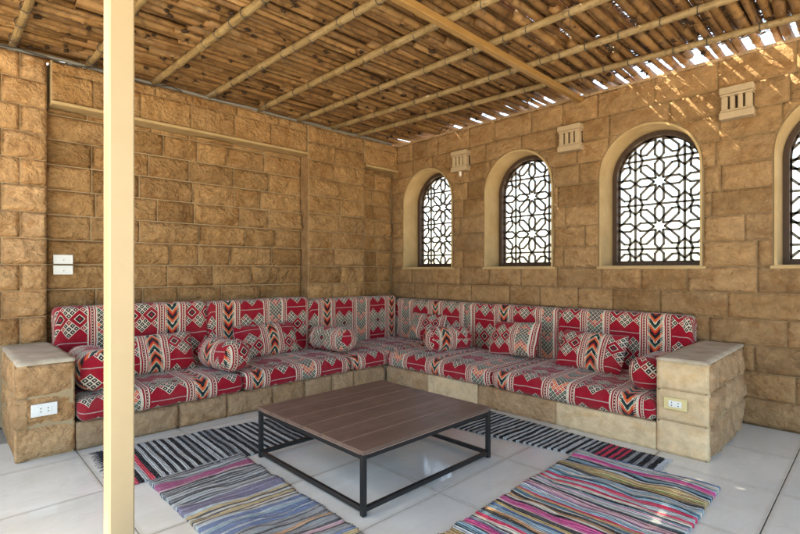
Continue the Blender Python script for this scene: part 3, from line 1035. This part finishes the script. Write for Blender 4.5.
def pillow(x, y, z, L, Hh, T, rz, lean, uo, vo, seed, label, roll=0.0):
    """stands on its long edge at (x, y, z); faces local -y turned by rz; leans back"""
    me = pillow_mesh('throw_pillow', L, Hh, T, uo, vo, seed)
    me.transform(Matrix.Rotation(roll, 4, 'Y'))
    lo = min(v.co.z for v in me.vertices)
    me.transform(Matrix.Translation((0, 0, -lo)))
    me.transform(Matrix.Rotation(-lean, 4, 'X'))
    return place('throw_pillow', me, (x, y, z), (0, 0, rz), label, 'pillow', 'patterned throw pillows')

def bolster(p, q, r, uo, vo, seed, label, sq=1.0):
    """cushion roll from p to q (floor points), lying on the seat"""
    p, q = Vector(p), Vector(q)
    L = (q - p).length
    me = sweep_cushion('bolster_pillow', L, 2 * r, 2 * r * sq, r * .86 * sq, uo, vo, .008, seed, .011, nx=24, planar=True)
    a = math.atan2(q.y - p.y, q.x - p.x)
    c = (p + q) / 2
    return place('bolster_pillow', me, c, (0, math.asin(-(q.z - p.z) / L), a), label, 'pillow', 'patterned bolster pillows')

ST = SZ + SH + .012
bolster((.30, -3.715, ST), (.88, -3.70, ST), .135, .30, .30, 21, 'red bolster pillow lying against the left stone armrest')
pillow(.50, -3.22, ST, .60, .33, .17, R(90), R(24), .30, .02, 22, 'red pillow leaning on the left back cushions, partly behind the cream post')
bolster((.42, -2.80, ST), (.94, -2.715, ST), .132, .62, .12, 23, 'red bolster pillow lying crosswise between the two pillows on the left bench', .95)
pillow(.42, -2.16, ST, .66, .33, .17, R(90), R(26), 1.22, .18, 24, 'red pillow leaning on the middle left back cushion, between two bolsters')
bolster((.28, -1.57, ST), (.84, -1.46, ST), .126, .86, .30, 25, 'patterned bolster pillow lying crosswise on the left bench, nearest the corner', .95)
pillow(.80, -.34, ST, .52, .33, .15, R(4), R(20), .98, .06, 26, 'red pillow propped in the corner behind a bolster')
bolster((1.54, -.40, ST), (1.33, -.90, ST), .126, .50, .15, 27, 'red bolster pillow lying crosswise on the right bench near the corner', .95)
pillow(2.11, -.54, ST, .54, .34, .17, R(-4), R(26), .66, .10, 28, 'red pillow leaning on the middle right back cushion', R(-4))
pillow(2.90, -.60, ST, .58, .34, .17, R(-3), R(28), .22, .06, 29, 'red pillow leaning near the right end of the bench, beside the armrest bolster')
bolster((3.475, -.42, ST), (3.475, -1.00, ST), .11, .16, .05, 30, 'red bolster pillow lying against the right stone armrest', 1.0)

# ------------------------------------------------------------------ coffee table
TX0, TX1, TY0, TY1, TH = 1.858, 2.908, -3.05, -1.985, .322
tb = empty('coffee_table', ((TX0 + TX1) / 2, (TY0 + TY1) / 2, .0015))
tag(tb, 'low square coffee table with walnut board top on a black steel frame', 'table')
hx, hy = (TX1 - TX0) / 2, (TY1 - TY0) / 2
nb = 6; bw_ = (2 * hx) / nb
bme = MB().box((0, 0, 0), (bw_ - .0050, 2 * hy - .004, .020), .0008); bme = mesh('board', bme.v, bme.f, False); bme.materials.append(M_BOARD)
for k in range(nb):
    link('board', bme, None, tb, (-hx + bw_ * (k + .5), 0, TH - .010))
MB().box((0, 0, TH - .0121), (2 * hx - .008, 2 * hy - .010, .0225)).build('sub_top', M_EDGE, tb)
t_ = .026
for sx in (-1, 1):
    for sy in (-1, 1):
        MB().box((sx * (hx - t_ / 2 - .002), sy * (hy - t_ / 2 - .002), (TH - .021) / 2), (t_, t_, TH - .022), .002).build('leg', M_STEEL, tb)
for nm, zc in (('top_rail', TH - .021 - t_ / 2 - .001), ('bottom_rail', .018 + t_ / 2)):
    for s in (-1, 1):
        MB().box((s * (hx - t_ / 2 - .0035), 0, zc), (t_ - .003, 2 * hy - 2 * t_ - .004, t_ - .002), .002).build(nm, M_STEEL, tb)
        MB().box((0, s * (hy - t_ / 2 - .0035), zc), (2 * hx - 2 * t_ - .004, t_ - .003, t_ - .002), .002).build(nm, M_STEEL, tb)

# ------------------------------------------------------------------ rugs
def rug(corners, mi, label, seed, amp=.008, zb=.004, fringe=True, ragged=.010):
    """corners: start-left, start-right, end-right, end-left; stripes run left to right, colours change start to end"""
    A, B, C_, D = [Vector((*c, 0)) for c in corners]
    L = ((D - A).length + (C_ - B).length) / 2; W = (B - A).length
    nu, nv = int(L / .0055), int(W / .02)
    vs = []; fs = []; uvs = []
    for i in range(nu + 1):
        for j in range(nv + 1):
            f, g_ = i / nu, j / nv
            p = A.lerp(D, f).lerp(B.lerp(C_, f), g_)
            q = Vector((f * L * 5 + seed * 7, g_ * W * 3.2, seed))
            e = min(g_, 1 - g_) * W
            dirv = (B - A).normalized()
            p += dirv * (noise.noise(Vector((f * L * 9, seed, g_ > .5))) * ragged + noise.noise(Vector((f * L * 60, seed, g_ > .5))) * ragged * .6 + math.copysign(.004, g_ - .5) * math.sin(f * L / .0195 * 2 * math.pi)) * (1 if e < .02 else .3)
            rip = abs(noise.noise(q)) * amp * 1.6 + noise.noise(Vector((f * L * 22 + noise.noise(q) * 2, g_ * W * 2.5, seed))) * amp * .45
            z = zb + .004 + max(0, rip) + .0013 * math.sin(f * L / .0195 * 2 * math.pi + noise.noise(Vector((g_ * W * 6, f * L * 3, seed))) * 3)
            vs.append((p.x, p.y, z))
    st = nv + 1
    for i in range(nu):
        for j in range(nv):
            fs.append((i * st + j, (i + 1) * st + j, (i + 1) * st + j + 1, i * st + j + 1))
            for (a, c) in ((i, j), (i + 1, j), (i + 1, j + 1), (i, j + 1)): uvs.append((a / nu * L, c / nv * W))
    # edge skirt down to the floor
    ring = [(i, 0) for i in range(nu)] + [(nu, j) for j in range(nv)] + [(i, nv) for i in range(nu, 0, -1)] + [(0, j) for j in range(nv, 0, -1)]
    b0 = len(vs)
    for i, j in ring:
        v = vs[i * st + j]; vs.append((v[0], v[1], .0022))
    for k in range(len(ring)):
        (i, j), (i2, j2) = ring[k], ring[(k + 1) % len(ring)]
        fs.append((i2 * st + j2, i * st + j, b0 + k, b0 + (k + 1) % len(ring)))
        uvs += [(i2 / nu * L, j2 / nv * W), (i / nu * L, j / nv * W), (i / nu * L, j / nv * W), (i2 / nu * L, j2 / nv * W)]
    me = mesh('striped_rug', vs, fs, True, uvs)
    if me.polygons[10].normal.z < 0: me.flip_normals()
    o = link('striped_rug', me, M_RUG[mi])
    tag(o, label, 'rug', 'striped rag rugs')
    if fringe:
        fm = MB(); rr = random.Random(seed)
        for (S0, S1, inw) in ((A, B, (D - A).normalized()), (D, C_, (A - D).normalized())):
            n = int(W / .014)
            for k in range(n):
                p = S0.lerp(S1, (k + rr.uniform(.2, .8)) / n)
                dv = -inw
                side = Vector((-dv.y, dv.x, 0)) * rr.uniform(-.5, .5)
                l_ = rr.uniform(.015, .05)
                fm.tube([p + inw * .008 + Vector((0, 0, .008)), p + (dv + side) * l_ * .5 + Vector((0, 0, .007)), p + (dv + side * 1.6) * l_ + Vector((0, 0, .004))], [.0022, .002, .0014], 4)
        tag(fm.build('fringe', simple('rug_fringe_%d' % mi, ((.05, .05, .055), (.40, .40, .40), (.22, .21, .21), (.12, .18, .30))[mi], .95, .05), o), kind='stuff')
    return o
rug([(1.735, -3.795), (1.06, -3.775), (1.265, -2.30), (1.87, -2.33)], 0, 'black and white striped runner with pink end bands along the left bench', 31, .007)
rug([(2.24, -1.74), (2.26, -1.19), (3.70, -1.225), (3.70, -1.50)], 1, 'black and white striped runner with red bands along the right bench', 32, .006)
rug([(1.765, -3.67), (1.735, -3.11), (3.35, -3.15), (3.25, -3.66)], 2, 'grey, magenta and purple striped rag rug lying left of the coffee table', 33, .019)
rug([(4.035, -1.465), (3.275, -1.51), (3.28, -2.95), (4.05, -2.97)], 3, 'multicoloured striped rag rug lying right of the coffee table', 34, .017, zb=.013)

# ------------------------------------------------------------------ sockets and switches
def plate(loc, rz, w, h, pm_, im, label, cat, kind):
    e = empty({'socket': 'wall_socket', 'switch': 'wall_switch'}[kind], loc, rz)
    tag(e, label, cat)
    MB().box((0, -.005, 0), (w, .010, h), .003).build('plate', pm_, e)
    MB().box((0, -.0105, 0), (w * .56, .004, h * .52), .0012).build('insert', im, e)
    if kind == 'socket':
        for sx in (-1, 1):
            for k in (-1, 1):
                MB().box((sx * w * .14, -.0128, k * .0095), (.0055, .0014, .0065)).build('hole', M_BLACKP, e)
    else:
        MB().box((0, -.0135, 0), (w * .26, .004, h * .46), .0012).build('rocker', im, e)
        MB().box((.002, -.0162, -.006), (.006, .0016, .006)).build('indicator', M_BLACKP, e)
    return e
plate((.952, -4.035, .318), R(90), .135, .078, M_WHITEP, M_WHITEP, 'white double wall socket on the front of the left stone armrest', 'socket', 'socket')
plate((3.722, -1.112, .335), 0, .135, .078, M_CREAMP, M_WHITEP, 'yellowed double wall socket on the front of the right stone armrest', 'socket', 'socket')
plate((-.088, -3.775, 1.288), R(90), .135, .075, M_WHITEP, M_WHITEP, 'upper white switch plate on the left wall beside the pillar', 'switch', 'switch')
plate((-.088, -3.775, 1.200), R(90), .135, .075, M_WHITEP, M_WHITEP, 'lower white switch plate on the left wall beside the pillar', 'switch', 'switch')

# ------------------------------------------------------------------ carved stone wall lamps
def wall_lamp(x, z, w, h, label, bulb):
    e = empty('wall_lamp', (x, -.008, z)); tag(e, label, 'lamp', 'carved stone wall lamps')
    d = .095
    MB().box((0, -.012, h / 2), (w * .93, .022, h * .96)).build('back_plate', M_SLOT, e)
    MB().box((0, -d / 2, h - .026), (w, d, .052), .007).build('top_slab', M_LAMP, e)
    MB().box((0, -d / 2, .028), (w, d, .056), .007).build('bottom_slab', M_LAMP, e)
    MB().box((0, -d * .43, h - .062), (w * .94, d * .86, .018), .004).build('upper_moulding', M_LAMP, e)
    MB().box((0, -d * .43, .066), (w * .94, d * .86, .018), .004).build('lower_moulding', M_LAMP, e)
    for k in range(4):
        xx = (-.5 + (k + .5) / 4) * w * .92
        MB().box((xx, -d * .42, h / 2), (w * (.19 if k in (0, 3) else .145), d * .84, h - .14), .006).build('bar', M_LAMP, e)
    if bulb:
        m_ = MB().tube([(.0, -.05, .005), (.0, -.05, -.025), (.0, -.05, -.052), (0, -.05, -.058)], [.018, .020, .018, .008], 12)
        m_.build('bulb', M_BULB, e, smooth=True)
wall_lamp(1.13, 2.375, .235, .245, 'small carved stone wall lamp with bulb end below, between first and second windows', True)
wall_lamp(2.50, 2.370, .235, .255, 'small carved stone wall lamp between second and third windows', False)
wall_lamp(3.86, 2.385, .225, .250, 'small carved stone wall lamp between third and fourth windows', False)

# ------------------------------------------------------------------ pergola
post = MB().box((2.58, -4.01, 1.415), (.088, .088, 2.83), .006).build('support_post', M_POST)
tag(post, 'square cream painted steel post standing in front of the left bench', 'post')

roof = empty('pergola_roof', (3.0, -2.8, 2.85))
tag(roof, 'pergola roof of dry reeds over bamboo poles and a timber beam', 'roof')
RO = Vector((3.0, -2.8, 2.85))
def rp(mb, name, mat, smooth=False):
    mb.v = [tuple(Vector(v) - RO) for v in mb.v]
    return mb.build(name, mat, roof, smooth=smooth)
tbm = MB().box((2.585, -2.23, 2.868), (.052, 4.52, .052), .004); rp(tbm, 'beam', M_TIMB)
YL = [-.68, -1.09, -1.57, -2.05, -2.58, -3.09, -3.61, -4.11]
YR = [-.35, -.90, -1.45, -1.96, -2.46, -2.98, -3.54, -4.07]
prng = random.Random(5)
for k, (ya, yb) in enumerate(zip(YL, YR)):
    m_ = MB(); pts = []; rads = []
    L = 6.6; nseg = 18
    r0 = prng.uniform(.024, .030)
    for i in range(nseg + 1):
        f = i / nseg
        x = -.12 + L * f; y = ya + (yb - ya) * (x / 4.1)
        y += math.sin(f * 5 + k) * .008; z = 2.925 + math.sin(f * 7 + k * 2) * .006
        if i > 0:
            pts.append((x - .022, y, z)); rads.append(r0 * (1.0 - .15 * f))
            pts.append((x - .006, y, z)); rads.append(r0 * (1.13 - .15 * f))
        pts.append((x, y, z)); rads.append(r0 * (.98 - .15 * f))
    m_.tube(pts, rads, 10)
    rp(m_, 'pole', M_POLE, True)
# ties where reeds are lashed
tie = MB()
for k, (ya, yb) in enumerate(zip(YL, YR)):
    x = .1 + prng.uniform(0, .2)
    while x < 6.2:
        y = ya + (yb - ya) * (x / 4.1)
        ring_ = [(x + math.sin(t) * .004, y + math.cos(t) * .034, 2.925 + math.sin(t) * .036) for t in [2 * math.pi * i / 8 for i in range(9)]]
        tie.tube(ring_, .0035, 4, False)
        if prng.random() < .5:
            tie.tube([(x, y, 2.89), (x + prng.uniform(-.02, .02), y + prng.uniform(-.02, .02), 2.87), (x + prng.uniform(-.04, .04), y + prng.uniform(-.03, .03), 2.845 + prng.uniform(-.02, .02))], .002, 4)
        x += prng.uniform(.16, .34)
tag(rp(tie, 'lashing', M_CABLE), kind='stuff')

GAPS = [(1.35, -1.5, -1.0), (2.3, -3.2, -2.7), (2.85, -1.9, -1.3), (3.0, -2.8, -2.3), (3.35, -1.25, -.72), (3.5, -2.1, -1.6), (3.8, -1.5, -.95), (4.15, -.95, -.5),
        (3.1, -.85, -.5), (3.65, -.9, -.5), (4.0, -1.9, -1.4), (2.95, -1.2, -.95), (3.2, -1.75, -1.4)]
def split(x, a, b_):
    out = [(a, b_)]
    for gx, ga, gb in GAPS:
        if abs(x - gx) < .036:
            nxt = []
            for (p, q) in out:
                if ga > p + .05 and gb < q - .05: nxt += [(p, ga), (gb, q)]
                else: nxt.append((p, q))
            out = nxt
    return out
# reeds
def cane(x0, ys, ye, z, r, rr):
    m_ = MB(); n = max(3, int(abs(ye - ys) / .26)); pts = []; rads = []
    bx, bz = rr.uniform(-.020, .020), rr.uniform(-.010, .014); ph = rr.uniform(0, 6)
    sk = rr.uniform(-.035, .035)
    for i in range(n + 1):
        f = i / n
        y = ys + (ye - ys) * f
        x = x0 + bx * math.sin(f * 3.1 + ph) + sk * f; zz_ = z + bz * math.sin(f * 4 + ph)
        rad = r * (1 - .18 * f) * (1 + rr.uniform(-.06, .06))
        if 0 < i < n:
            pts += [(x, y - .012, zz_), (x, y, zz_), (x, y + .012, zz_)]; k_ = rr.uniform(1.02, 1.18); rads += [rad * rr.uniform(.92, 1.0), rad * k_, rad * rr.uniform(.92, 1.0)]
        else:
            pts.append((x, y, zz_)); rads.append(rad)
    m_.tube(pts, rads, 8)
    return m_
rr = random.Random(21)
knots = MB()
count = 0
x = -.32
while x < 6.4:
    sparse = x > 2.6
    r_ = rr.uniform(.023, .040)
    ys = -4.85 + rr.uniform(-.15, .15)
    yend = rr.uniform(.20, .38) if rr.random() < .84 else rr.uniform(-.15, .05)
    if x < .5: yend = rr.uniform(.2, .3)
    cuts_ = sorted([rr.uniform(-3.9, -3.0), rr.uniform(-2.2, -1.2)])
    if rr.random() < .4: cuts_ = cuts_[:1]
    edges = [ys] + cuts_ + [yend]
    for a, b_ in [t_ for sg in zip(edges, edges[1:]) for t_ in split(x + .012, *sg)]:
        m_ = cane(x + rr.uniform(-.006, .006), a + .01, b_ - .01 + rr.uniform(0, .05), 2.925 + .030 + r_ + rr.uniform(0, .022), r_, rr)
        rp(m_, 'reed', M_REED, True); count += 1
        if rr.random() < .9:
            for _ in range(rr.randint(1, 4)):
                yk = rr.uniform(a, b_); s_ = rr.uniform(.010, .022)
                c_ = Vector((x + rr.uniform(-.012, .012), yk, 2.957 + rr.uniform(-.004, .012)))
                vv = []; 
                for i in range(3):
                    for j in range(6):
                        t = 2 * math.pi * j / 6; ph = -.9 + .9 * i
                        vv.append(tuple(c_ + Vector((math.cos(t) * math.cos(ph), math.sin(t) * math.cos(ph) * 1.25, math.sin(ph) * .8)) * s_ * rr.uniform(.65, 1.25)))
                ff = [(i * 6 + j, i * 6 + (j + 1) % 6, (i + 1) * 6 + (j + 1) % 6, (i + 1) * 6 + j) for i in range(2) for j in range(6)] + [tuple(range(6))[::-1], tuple(range(12, 18))]
                knots.add(vv, ff)
                for _f in range(5):
                    d_ = Vector((rr.uniform(-1, 1), rr.uniform(-1, 1), rr.uniform(-.5, .25))).normalized() * rr.uniform(.02, .055)
                    knots.tube([c_, c_ + d_ * .5 + Vector((0, 0, -.004)), c_ + d_], [.0035, .0028, .001], 3, False)
    x += r_ * 2 + (rr.uniform(-.006, .018) if not sparse else rr.uniform(.0, .042) if x > 2.9 else rr.uniform(-.002, .028))
tag(rp(knots, 'reed_knots', M_KNOT, False), kind='stuff')
# upper reed layers added to block sun leaking through the roof, joined
up = MB(); x = -.30
while x < 6.4:
    r_ = rr.uniform(.018, .028)
    dense = x < 2.85
    yend = rr.uniform(.0, .2) if dense else rr.uniform(-.24, -.10)
    for a, b_ in split(x, -4.85 + rr.uniform(-.2, .2), yend):
        pts_c = cane(x, a, b_, 3.035 + rr.uniform(-.005, .012), r_, rr)
        up.add(pts_c.v, pts_c.f)
    x += r_ * 2 + (rr.uniform(-.010, .003) if rr.random() < .94 else rr.uniform(.006, .018))
x = -.27
while x < 6.4:
    r_ = rr.uniform(.020, .030)
    ye = rr.uniform(.0, .2) if x < 2.85 else rr.uniform(-.30, -.14)
    segs_ = [(-4.8 + rr.uniform(-.1, .1), ye)]
    if rr.random() < .10:
        c0 = rr.uniform(-3.6, -.9); segs_ = [(segs_[0][0], c0), (c0 + rr.uniform(.2, .5), ye)]
    for a, b_ in [t_ for sg in segs_ for t_ in split(x, *sg)]:
        pc = cane(x, a, b_, 3.080 + rr.uniform(-.004, .008), r_, rr); up.add(pc.v, pc.f)
    x += r_ * 2 + rr.uniform(-.012, .001)
tag(rp(up, 'sun_block_reeds', M_REED, True), kind='stuff')
# brushwood scattered over the reeds
br = MB()
def stick(x, y, z, L, ang, r):
    dx, dy = math.cos(ang) * L / 2, math.sin(ang) * L / 2
    a = Vector((x - dx, y - dy, z + rr.uniform(-.006, .006))); b_ = Vector((x + dx, y + dy, z + rr.uniform(-.006, .006)))
    if max(a.y, b_.y) > .2 or min(a.x, b_.x) < -.34: return
    br.tube([a, (a + b_) / 2 + Vector((rr.uniform(-.01, .01), rr.uniform(-.01, .01), rr.uniform(-.004, .006))), b_], r, 4, False)
for i in range(7600):
    xx = rr.uniform(-.15, 6.3); yy = rr.uniform(-4.8, -.02)
    if xx > 2.75 and yy > -.34 and rr.random() < .8: continue
    if any(abs(xx - gx) < .28 and ga - .1 < yy < gb + .1 for gx, ga, gb in GAPS if gx > 2.6) and rr.random() < .7: continue
    stick(xx, yy, 3.105 + rr.uniform(0, .03), rr.uniform(.18, .55), rr.gauss(0, .45), rr.uniform(.003, .0075))
for i in range(800):
    xx = rr.uniform(2.3, 6.3); yy = rr.uniform(-.75, .06)
    stick(xx, yy, 3.02 + rr.uniform(0, .05), rr.uniform(.10, .34), rr.gauss(0, .6), rr.uniform(.003, .007))
for gx, ga, gb in GAPS:
    for i in range(30 if gx > 2.6 else 70):
        stick(gx + rr.uniform(-.06, .06), rr.uniform(ga, gb), 3.04 + rr.uniform(0, .06), rr.uniform(.06, .16), rr.gauss(0, .7), rr.uniform(.002, .005))
tag(rp(br, 'brushwood', M_TWIG, True), kind='stuff')

# conduit and cable along the top of the left wall
cd = MB(); cd.tube([(-.03, -4.7 + .1 * i, 2.914 + .004 * math.sin(i * .8)) for i in range(47)], .016, 8)
tag(cd.build('conduit_pipe', M_PIPE, smooth=True), 'grey conduit pipe lying along the top of the left wall', 'pipe')
cb = MB(); cb.tube([(.035, -4.62 + .05 * i, 2.902 - .03 * math.sin(math.pi * ((i * .05) % .55) / .55) + .006 * math.sin(i)) for i in range(36)], .006, 6)
tag(cb.build('cable', M_CABLE, smooth=True), 'dark cable sagging along the top of the left wall near the pillar', 'cable')
print('reeds', count, 'stones', seedc[0])
